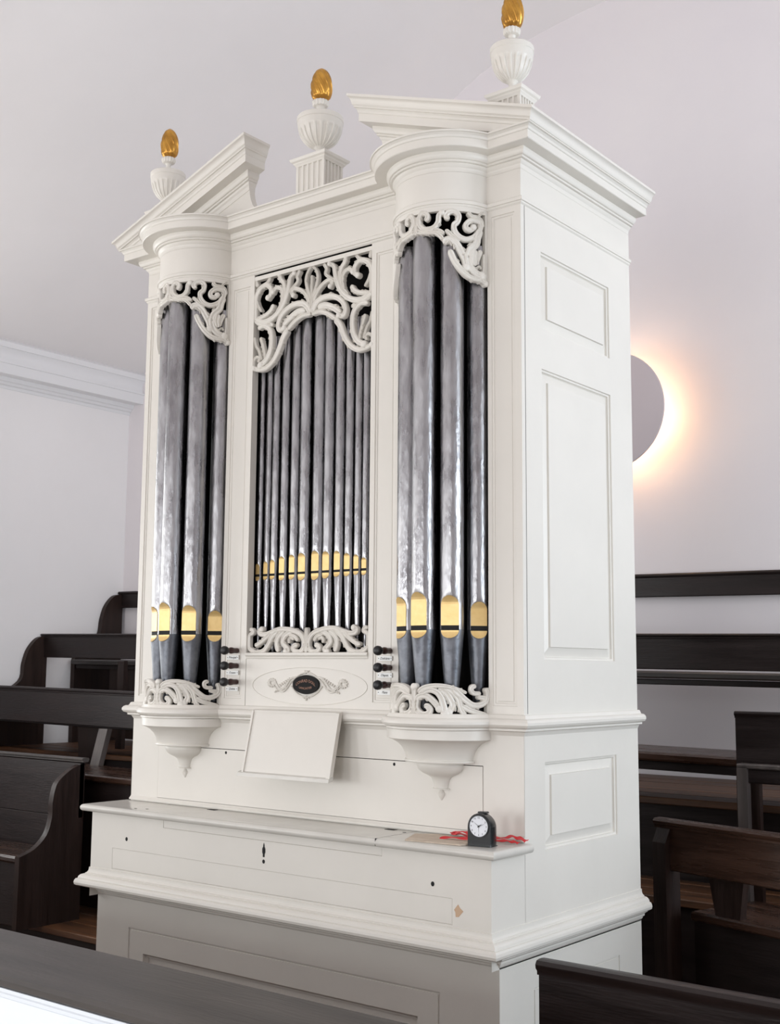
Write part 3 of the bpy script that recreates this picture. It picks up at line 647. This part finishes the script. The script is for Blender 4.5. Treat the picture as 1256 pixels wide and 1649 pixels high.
# ------------------------------------------------------------------ room shell
XW, YW, XR_, YF = -5.356, 3.0, 4.2, -6.0
vault = catmull([(-5.25, 3.64), (-4.5, 4.02), (-3.4, 4.50), (-2.304, 5.03), (-2.099, 5.126), (-1.791, 5.222), (-1.261, 5.288), (-.55, 5.31), (.15, 5.288), (.70, 5.222), (1.0, 5.126), (1.2, 5.03), (2.3, 4.50), (3.4, 4.02), (4.2, 3.64)], 5)
def struct(name, bm, m, smooth=None): return obj(name, bm, m, None, smooth, kind='structure')
bm = BM(); box(bm, XW-.1, XR_+.1, -1.25, YW+.1, -.1, -.0005); struct('floor', bm, M['floor'])
bm = BM(); box(bm, XW-.1, XR_+.1, YF-.1, -1.25, -.1, -.0005); struct('floor', bm, M['bounce_floor'])
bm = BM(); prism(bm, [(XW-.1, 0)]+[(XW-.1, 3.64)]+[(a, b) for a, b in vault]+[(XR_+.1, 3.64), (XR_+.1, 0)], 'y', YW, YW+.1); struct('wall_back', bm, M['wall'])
# vaulted ceiling
bm = BM(); rings(bm, [[(a, YF, b) for a, b in vault]+[(a, YF, b+.08) for a, b in vault[::-1]], [(a, YW+.05, b) for a, b in vault]+[(a, YW+.05, b+.08) for a, b in vault[::-1]]]); struct('ceiling', bm, M['ceil'], 60)
# right wall and front wall with three window openings each
def wall_with_windows(name, fixed, lo, hi, ztop, centres, axis, ww=1.1, z0=.9, z1=3.1, th=.12, sg=1, m='wall'):
    def B(bm, a0, a1, za, zb):
        if axis == 'x': box(bm, min(fixed, fixed+sg*th), max(fixed, fixed+sg*th), a0, a1, za, zb)
        else: box(bm, a0, a1, fixed-th, fixed, za, zb)
    bm = BM(); e = [lo]
    for c in centres: e += [c-ww/2, c+ww/2]
    e.append(hi)
    for i in range(0, len(e), 2): B(bm, e[i], e[i+1], 0, ztop)
    for c in centres: B(bm, c-ww/2, c+ww/2, 0, z0); B(bm, c-ww/2, c+ww/2, z1, ztop)
    struct(name, bm, M[m])
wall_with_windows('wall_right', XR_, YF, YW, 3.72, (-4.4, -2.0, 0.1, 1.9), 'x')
wall_with_windows('wall_left', XW, YF, YW, 3.72, (-4.6, -2.4, -0.1), 'x', sg=-1, m='wall2')  # left openings are made up to go with the added fill lights
wall_with_windows('wall_front', YF, XW, XR_, 5.4, (-3.4, -1.0, 1.4), 'y', z0=.75, z1=1.95)
k = 1
for ax, f, cs, z0, z1 in (('x', XR_+.05, (-4.4, -2.0, 0.1, 1.9), .9, 3.1), ('x', XW-.06, (-4.6, -2.4, -0.1), .9, 3.1), ('y', YF-.05, (-3.4, -1.0, 1.4), .75, 1.95)):  # the left-wall frames are made up along with the fill lights
    for c in cs:
        bm = BM()
        for t in (-.52, -.18, .18, .52):
            (box(bm, f-.02, f+.02, c+t-.02, c+t+.02, z0, z1) if ax == 'x' else box(bm, c+t-.02, c+t+.02, f-.02, f+.02, z0, z1))
        for q in range(5):
            z = z0+.02+(z1-z0-.04)*q/4
            (box(bm, f-.015, f+.015, c-.54, c+.54, z-.02, z+.02) if ax == 'x' else box(bm, c-.54, c+.54, f-.015, f+.015, z-.02, z+.02))
        struct('window_%d' % k, bm, M['crown']); k += 1
# plaster cornice along the left wall
WC = [(0, 3.362), (.004, 3.366), (.008, 3.384), (.022, 3.390), (.030, 3.404), (.045, 3.410), (.052, 3.436), (.152, 3.430), (.155, 3.432), (.160, 3.498), (.167, 3.500), (.168, 3.510), (.150, 3.516), (.142, 3.535), (.142, 3.560), (.150, 3.588), (.165, 3.606), (.172, 3.608), (.176, 3.644), (.11, 3.70), (0, 3.70)]
bm = BM(); rings(bm, [[(XW+p, y, z) for p, z in WC] for y in (YF, YW)]); struct('trim_1', bm, M['crown'], 30)
# ------------------------------------------------------------------ stepped platforms of the gallery
def platform(x0, x1, y0, y1, z, zb):
    bm = BM(); box(bm, x0, x1, y0+.02, y1, zb, z-.03); p = struct('floor', bm, M['wood'])
    y = y0; k = 0
    while y < y1-.02:
        w = min(.16, y1-y); bm = BM(); bbox(bm, x0, x1, y+.001, y+w-.002, z-.03, z+.0006*(k % 3), .004); obj('floor_board', bm, M['floor'], p); y += w; k += 1
platform(XW+.01, -1.72, .90, 1.55, .20, 0)
platform(XW+.01, 1.9, 1.55, 1.95, .60, 0)
platform(XW+.01, 3.6, 1.95, 2.98, .93, 0)
platform(.35, 3.6, .62, 1.55, .20, 0)
# ------------------------------------------------------------------ pews
def sl(x): return -.012*(x+1.1)       # the old gallery sags a little towards the right
def beam(bm, x0, x1, y0, y1, z0, z1, b=.004, n=1, slope=True):
    """a rail along x, following the sag"""
    rs = []
    for i in range(n+1):
        x = x0+(x1-x0)*i/n; d = sl(x) if slope else 0
        rs.append([(x, y0, z0+d+b), (x, y0, z1+d-b), (x, y0+b, z1+d), (x, y1-b, z1+d), (x, y1, z1+d-b), (x, y1, z0+d+b), (x, y1-b, z0+d), (x, y0+b, z0+d)])
    rings(bm, rs)
def caprail(bm, x0, x1, yc, z, slope=True, w=.022, h=.026):
    rs = []
    for x in (x0, x1):
        d = sl(x) if slope else 0
        rs.append([(x, yc+a, z+d+b) for a, b in ((-w*.7, -h), (-w*.72, -h*.75), (-w, -h*.55), (-w*1.05, -h*.3), (-w*.8, -h*.05), (-w*.3, 0), (w*.3, 0), (w*.8, -h*.05), (w, -h*.4), (w*.7, -h))])
    rings(bm, rs)
def curved_end(bm, x0, x1, yb, zt, ys, zs, zf, slope=True):
    """S-curved end panel: back at yb, top zt, seat nose at (ys, zs), down to the floor zf"""
    d = sl(x0) if slope else 0
    top = catmull([(yb+.015, zt-.012), (yb-.06, zt-.025), (yb-.13, zt-.10), (yb-.165, zt-.20), (yb-.19, zt-.32), (ys+.09, zs+.04), (ys+.02, zs-.005), (ys, zs-.05)], 5)
    pts = [(yb+.015, zf)]+top+[(ys+.005, zf)]
    prism(bm, [(a, b+(d if b > zf else 0)) for a, b in pts], 'x', x0, x1)
def P_(parent, name, fn, m, smooth=None, label=None):
    bm = BM(); fn(bm); return obj(name, bm, M[m], parent, smooth, label=label)
g = 'stepped rows of dark gallery pews'
# row against the back wall
p = thing('pew', 'dark topmost gallery pew whose back rail runs along the rear wall under the lamp', 'pew', (-2, 2.6, .93), 0, g)
P_(p, 'back_rail', lambda b: beam(b, XW+.02, 3.4, 2.955, 2.985, 1.845, 1.945), 'wood')
P_(p, 'top_moulding', lambda b: caprail(b, XW+.01, 3.4, 2.968, 1.967, h=.03), 'wood', 40)
P_(p, 'end_panel', lambda b: curved_end(b, XW+.005, XW+.045, 2.95, 1.955, 2.55, 1.50, .93), 'woodv', 40)
P_(p, 'seat', lambda b: beam(b, XW+.05, 3.4, 2.52, 2.93, 1.428, 1.462, .008), 'cap', label='seat whose pale colour paints in its lit front edge')  # paler wood stands for the light on the front edge
P_(p, 'seat_rail', lambda b: beam(b, XW+.05, 3.4, 2.56, 2.585, 1.398, 1.426), 'wood')
P_(p, 'support', lambda b: beam(b, -4.98, -4.60, 2.60, 2.63, .93, 1.428), 'woodv')
P_(p, 'support', lambda b: beam(b, 1.2, 1.5, 2.60, 2.63, .93, 1.428), 'woodv')
# second row
p = thing('pew', 'second-highest dark gallery pew, with a wide back board', 'pew', (-2, 2.1, .60), 0, g)
P_(p, 'back_rail', lambda b: beam(b, XW+.02, 3.4, 2.29, 2.318, 1.472, 1.615), 'wood')
P_(p, 'top_moulding', lambda b: caprail(b, XW+.005, 3.4, 2.304, 1.636, h=.022), 'wood', 40)
P_(p, 'end_panel', lambda b: curved_end(b, XW+.005, XW+.045, 2.30, 1.63, 1.84, 1.17, .60), 'woodv', 40)
P_(p, 'seat', lambda b: beam(b, XW+.05, 3.4, 1.78, 2.20, 1.10, 1.135, .008), 'seatwood')
P_(p, 'seat_rail', lambda b: beam(b, XW+.05, 3.4, 1.80, 1.83, 1.062, 1.10), 'wood')
for x0, x1 in ((-4.4, -4.2), (-2.2, -2.0), (1.3, 1.5)): P_(p, 'support', lambda b, x0=x0, x1=x1: prism(b, [(x0, 1.11), (x1, 1.11), (x1-.04, .60), (x0+.04, .60)], 'y', 1.90, 1.93), 'woodv')
for x0 in (-4.55, -2.6, .9, 2.5): P_(p, 'back_post', lambda b, x0=x0: beam(b, x0, x0+.06, 2.318, 2.35, .93, 1.5, slope=False), 'woodv')
# third row, left of the organ
p = thing('pew', 'dark gallery pew left of the organ, third row down, with one grey leaning post', 'pew', (-3.6, 1.5, .60), 0, g)
P_(p, 'back_rail', lambda b: beam(b, XW+.02, -1.9, 1.64, 1.668, 1.085, 1.270), 'wood')
P_(p, 'top_moulding', lambda b: caprail(b, XW+.005, -1.9, 1.654, 1.295, h=.026), 'wood', 40)
P_(p, 'seat', lambda b: beam(b, XW+.05, -1.9, 1.22, 1.60, .84, .875, .008), 'seatwood')
P_(p, 'seat_front', lambda b: beam(b, XW+.05, -1.9, 1.25, 1.27, .20, .84), 'wood')
P_(p, 'back_post', lambda b: rings(b, [[(x-.038, y, z), (x+.038, y, z), (x+.038, y+.035, z), (x-.038, y+.035, z)] for x, y, z in ((-3.80, 1.615, 1.11), (-3.82, 1.50, .62))]), 'greyrail', label='grey leaning back post')
P_(p, 'end_panel', lambda b: curved_end(b, XW+.005, XW+.045, 1.65, 1.29, 1.20, .87, .20), 'woodv', 40)
# third row, right of the organ
p = thing('pew', 'short dark pew right of the organ with a pale thin arm frame at its end', 'pew', (1, 1.5, .60), 0, g)
P_(p, 'back_rail', lambda b: beam(b, -.069, 3.4, 1.64, 1.668, 1.075, 1.285, slope=False), 'wood')
P_(p, 'top_moulding', lambda b: caprail(b, -.072, 3.4, 1.654, 1.309, False, .018, .026), 'wood', 40)
P_(p, 'end_post', lambda b: beam(b, -.069, .02, 1.635, 1.665, .60, 1.09, slope=False), 'woodv')
P_(p, 'arm_post', lambda b: beam(b, -.012, .026, 1.50, 1.535, .60, 1.115, slope=False), 'greyrail', label='pale grey post')
P_(p, 'arm_rail', lambda b: beam(b, -.012, 3.4, 1.50, 1.56, 1.105, 1.122, slope=False), 'greyrail', label='pale grey rail')
P_(p, 'arm_front', lambda b: beam(b, .026, 3.4, 1.515, 1.53, 1.052, 1.105, slope=False), 'wood')
P_(p, 'support', lambda b: prism(b, [(.185, 1.06), (.50, 1.06), (.44, .62), (.21, .62)], 'y', 1.53, 1.56), 'woodv')
# fourth row, left: bench with a curved end
p = thing('bench', 'dark bench at far left with an S-curved end panel, standing before the stepped pews', 'bench', (-4.2, .85, .20), 0)
P_(p, 'back_board', lambda b: beam(b, XW+.02, -3.315, 1.09, 1.115, .70, .975, slope=False), 'wood')
P_(p, 'top_moulding', lambda b: caprail(b, XW+.005, -3.285, 1.10, 1.0, False, .022, .022), 'cap', 40)
P_(p, 'seat', lambda b: beam(b, XW+.02, -3.35, .765, 1.08, .505, .54, .01, slope=False), 'seatwood')
P_(p, 'seat_front', lambda b: beam(b, XW+.02, -3.35, .80, .83, .20, .505, slope=False), 'wood')
P_(p, 'back_skirt', lambda b: beam(b, XW+.02, -3.33, 1.09, 1.115, .20, .70, slope=False), 'wood')
P_(p, 'end_panel', lambda b: prism(b, [(1.12, .20)]+catmull([(1.12, .972), (1.06, .955), (1.017, .933), (.962, .891), (.941, .848), (.930, .781), (.929, .714), (.902, .633), (.833, .572), (.75, .544)], 4)+[(.75, .20)], 'x', -3.35, -3.315), 'woodv', 40)
# fourth row, right: turned slightly, seen from the organ side
p = thing('bench', 'reddish-brown bench right of the organ with a moulded top rail and a boxed seat', 'bench', (-.13, 1.10, 0), R(-16.3))
def L(name, fn, m, smooth=None, label=None):
    bm = BM(); fn(bm); return obj(name, bm, M[m], p, smooth, world=False, label=label)
L('back_board', lambda b: beam(b, .045, 2.2, -.012, .016, .782, .925, slope=False), 'woodv' if False else 'seatwood')
L('top_moulding', lambda b: caprail(b, -.01, 2.22, .0, .955, False, .026, .032), 'seatwood', 40)
L('end_post', lambda b: rings(b, [[(-.006+s, -.035+y, z), (.052+s, -.035+y, z), (.052+s, .035, z), (-.006+s, .035, z)] for s, y, z in ((-.0, .0, .0), (-.0, 0, .875), (.006, .022, .93))]), 'woodv', label='square post with a splayed top')
L('back_support', lambda b: prism(b, [(.175, .80), (.325, .80), (.305, .655), (.205, .655)], 'y', .03, .06), 'woodv')
L('seat', lambda b: bbox(b, .107, 2.2, .018, .36, .625, .655, .006), 'seatwood')
L('seat_front', lambda b: box(b, .115, 2.2, .03, .05, 0, .625), 'wood')
L('seat_end', lambda b: box(b, .115, .135, .05, .34, 0, .625), 'wood')
bm = BM(); box(bm, -.0075, .006, -.036, -.034, .262, .282); obj('paint_chip', bm, M['label'], p, world=False, label='white fleck of paint on the post')
# nearest bench, bottom right
p = thing('bench', 'nearest dark bench back at the lower right corner, in front of the organ base', 'bench', (.9, -.1, 0))
P_(p, 'back_board', lambda b: beam(b, .152, 2.3, -.185, -.155, .05, .722, slope=False), 'wood')
P_(p, 'top_moulding', lambda b: caprail(b, .148, 2.3, -.17, .748, False, .024, .036), 'wood', 40)
P_(p, 'seat', lambda b: beam(b, .16, 2.3, -.15, .09, .40, .43, slope=False), 'seatwood')
P_(p, 'seat_front', lambda b: beam(b, .16, 2.3, .05, .07, 0, .40, slope=False), 'wood')
# white parapet with a dark capping in the foreground
p = thing('parapet', 'white panelled parapet with a wide dark wooden capping across the lower left corner', 'parapet', (-1.8, -1.1, 0))
P_(p, 'capping', lambda b: rings(b, [[(x, y, z) for y, z in ((-1.222, .766), (-1.230, .772), (-1.231, .784), (-1.222, .792), (-.99, .806), (-.982, .800), (-.982, .775))] for x in (-4.6, .6)]), 'cap', 30)
P_(p, 'cove_moulding', lambda b: rings(b, [[(x, y, z) for y, z in ((-1.19, .766), (-1.226, .766), (-1.224, .758), (-1.214, .750), (-1.212, .742), (-1.206, .738), (-1.19, .738))] for x in (-4.6, .6)]), 'white', 30)
bm = BM(); frame_panel(bm, Vector((-4.6, -1.204, 0)), Vector((1, 0, 0)), Vector((0, 0, 1)), Vector((0, -1, 0)), 5.2, .745, [(.2+1.25*i, 1.35+1.25*i, .1, .655) for i in range(4)], [[(0, 0), (.004, -.006), (.012, -.008), (.013, -.008)]]*4); obj('panelled_face', bm, M['white'], p)
P_(p, 'core', lambda b: box(b, -4.6, .6, -1.19, -1.0, 0, .765), 'wood')

# ------------------------------------------------------------------ wall lamp with a round tin shield
LX, LY, LZ = -1.20, 2.82, 2.835
lamp = thing('wall_lamp', 'round pale tin lamp shield on the rear wall glowing warm around its edge', 'lamp', (LX, YW, LZ))
bm = BM(); rs = []
for r, d in ((.0, .036), (.12, .031), (.24, .012), (.312, -.007), (.318, -.007), (.314, .0), (.24, .020), (.12, .040), (.0, .045)):
    rs.append([(LX+max(r, .0005)*cos(2*PI*i/64), LY-d, LZ+max(r, .0005)*sin(2*PI*i/64)) for i in range(64)])
rings(bm, rs); obj('shield', bm, M['tin'], lamp, 40)
bm = BM(); lathe(bm, [(.02, .040), (.028, .050), (.024, .067), (.008, .073)], LX, LY, 24, 'y', cz=LZ); obj('boss', bm, M['crown'], lamp, 40)
bm = BM(); lathe(bm, [(.05, -.18), (.05, -.17), (.014, -.165), (.014, -.02)], LX, LY, 20, 'y', cz=LZ); obj('bracket', bm, M['crown'], lamp, 40)
for dx, dz, e in ((.15, -.03, 2.6), (.04, .17, 1.2), (-.12, -.02, 1.0), (.05, -.18, 1.2)):
    l = bpy.data.lights.new('lamp_bulb', 'POINT'); l.energy = e; l.color = (1.0, .66, .36); l.shadow_soft_size = .03
    o = bpy.data.objects.new('lamp_bulb', l); C.objects.link(o); o.location = (LX+dx, LY+.085, LZ+dz)

# ------------------------------------------------------------------ small things on the key desk
ZT = .983+.0118+.0006
ck = thing('alarm_clock', 'small black domed alarm clock with a white dial on the key desk end', 'clock', (-.058, -.118, ZT), R(7)); CKS = .87
def arch(w, h, r, n=14):
    return [(-w, 0), (w, 0), (w*1.0, h-r)]+[(r*cos(PI*i/n)*w/r, h-r+r*sin(PI*i/n)) for i in range(n+1)]+[(-w, h-r)]
bm = BM()
def cring(w, h, y, ib=0): return [(x*(w/.039), y, z*(h/.098)+ib) for x, z in arch(.039, .098, .040)]
rings(bm, [cring(.037, .094, -.026), cring(.0395, .098, -.023), cring(.0395, .098, .008), cring(.036, .092, .022), cring(.030, .082, .027)])
body = obj('clock_body', bm, M['plastic'], ck, 40, world=False)
zc_ = .060
bm = BM(); rs = []
for rr_, yy in ((.0335, -.025), (.0345, -.0285), (.0315, -.0285), (.0305, -.0262)): rs.append([(rr_*cos(2*PI*i/40), yy, zc_+rr_*sin(2*PI*i/40)) for i in range(40)])
rings(bm, rs, caps=False); obj('bezel', bm, M['plastic'], ck, 50, world=False)
bm = BM(); prism(bm, [(.0312*cos(2*PI*i/40), zc_+.0312*sin(2*PI*i/40)) for i in range(40)], 'y', -.0268, -.025); dial = obj('dial', bm, M['dial'], ck, world=False)
for n in range(1, 13):
    a = PI/2-n*PI/6
    f = lambda x, y, z, a=a: (.0255*cos(a)+x, -.0272-z, zc_+.0255*sin(a)+y)
    t = text(str(n), .0075, M['ink'], None, 'numeral', f, depth=.0002); t.parent = dial
for a, l, w, m in ((R(90-52), .014, .0013, 'ink'), (R(90-68), .022, .0010, 'ink'), (R(90+52), .020, .0008, 'ink'), (R(-88), .024, .0004, 'ink')):
    bm = BM(); c, s = cos(a), sin(a)
    prism(bm, [(-s*w-c*.004, zc_+c*w-s*.004), (c*l, zc_+s*l), (s*w-c*.004, zc_-c*w-s*.004)], 'y', -.0282, -.0276); obj('clock_hand', bm, M[m], ck, world=False)
bm = BM(); rings(bm, [[(-.016, y, .0965), (.016, y, .0965), (.013, y, .1015), (-.013, y, .1015)] for y in (-.004, .014)]); obj('snooze_button', bm, M['plastic'], ck, world=False)
ck.scale = (CKS, CKS, CKS)
# folded yellowed paper
bm = BM(); pts = [(-.272, -.178), (-.100, -.160), (-.085, -.120), (-.13, -.035), (-.27, -.030), (-.315, -.075)]
nn = []
for k, (dz, m_) in enumerate(((0, 0), (.0022, 1))): nn.append([(x, y, ZT+dz+(.0014*((i*7) % 3) if k else 0)) for i, (x, y) in enumerate(pts)])
rings(bm, nn)
tag(obj('paper_sheet', bm, M['paper']), 'yellowed sheet of paper lying flat under the red ribbon and clock', 'paper')
# red ribbon
def ribbon(bm, pts, w):
    q = catmull(pts, 6); rs = []
    for i, a in enumerate(q):
        u = Vector(q[max(0, i-1)]); v = Vector(q[min(len(q)-1, i+1)]); d = (v-u); n = Vector((-d.y, d.x, .25*sin(i*.9)*d.length)).normalized(); A = Vector(a)
        up_ = Vector((0, 0, .0012))
        rs.append([A-n*w-up_*0, A-n*w*.3+up_*1.8, A+n*w*.4+up_, A+n*w+up_*2.2, A+n*w+up_*3.2, A+n*w*.4+up_*2.2, A-n*w*.3+up_*3, A-n*w+up_*1.2])
    rings(bm, rs)
bm = BM(); z = ZT+.0045
ribbon(bm, [(-.205, -.105, z), (-.16, -.095, z+.003), (-.11, -.085, z+.002), (-.07, -.060, z), (-.03, -.050, z+.002), (-.008, -.048, z+.001), (.012, -.050, z)], .006)
ribbon(bm, [(-.195, -.055, z+.006), (-.165, -.050, z+.014), (-.12, -.045, z+.006), (-.06, -.032, z+.004), (-.03, -.020, z+.010), (-.005, -.022, z+.008), (.024, -.030, z+.004)], .008)
ribbon(bm, [(-.195, -.055, z+.004), (-.205, -.045, z+.008), (-.18, -.035, z+.004), (-.14, -.04, z+.002)], .008)
tag(obj('ribbon', bm, M['red'], None, 50), 'crumpled red ribbon behind and beside the black clock', 'ribbon')
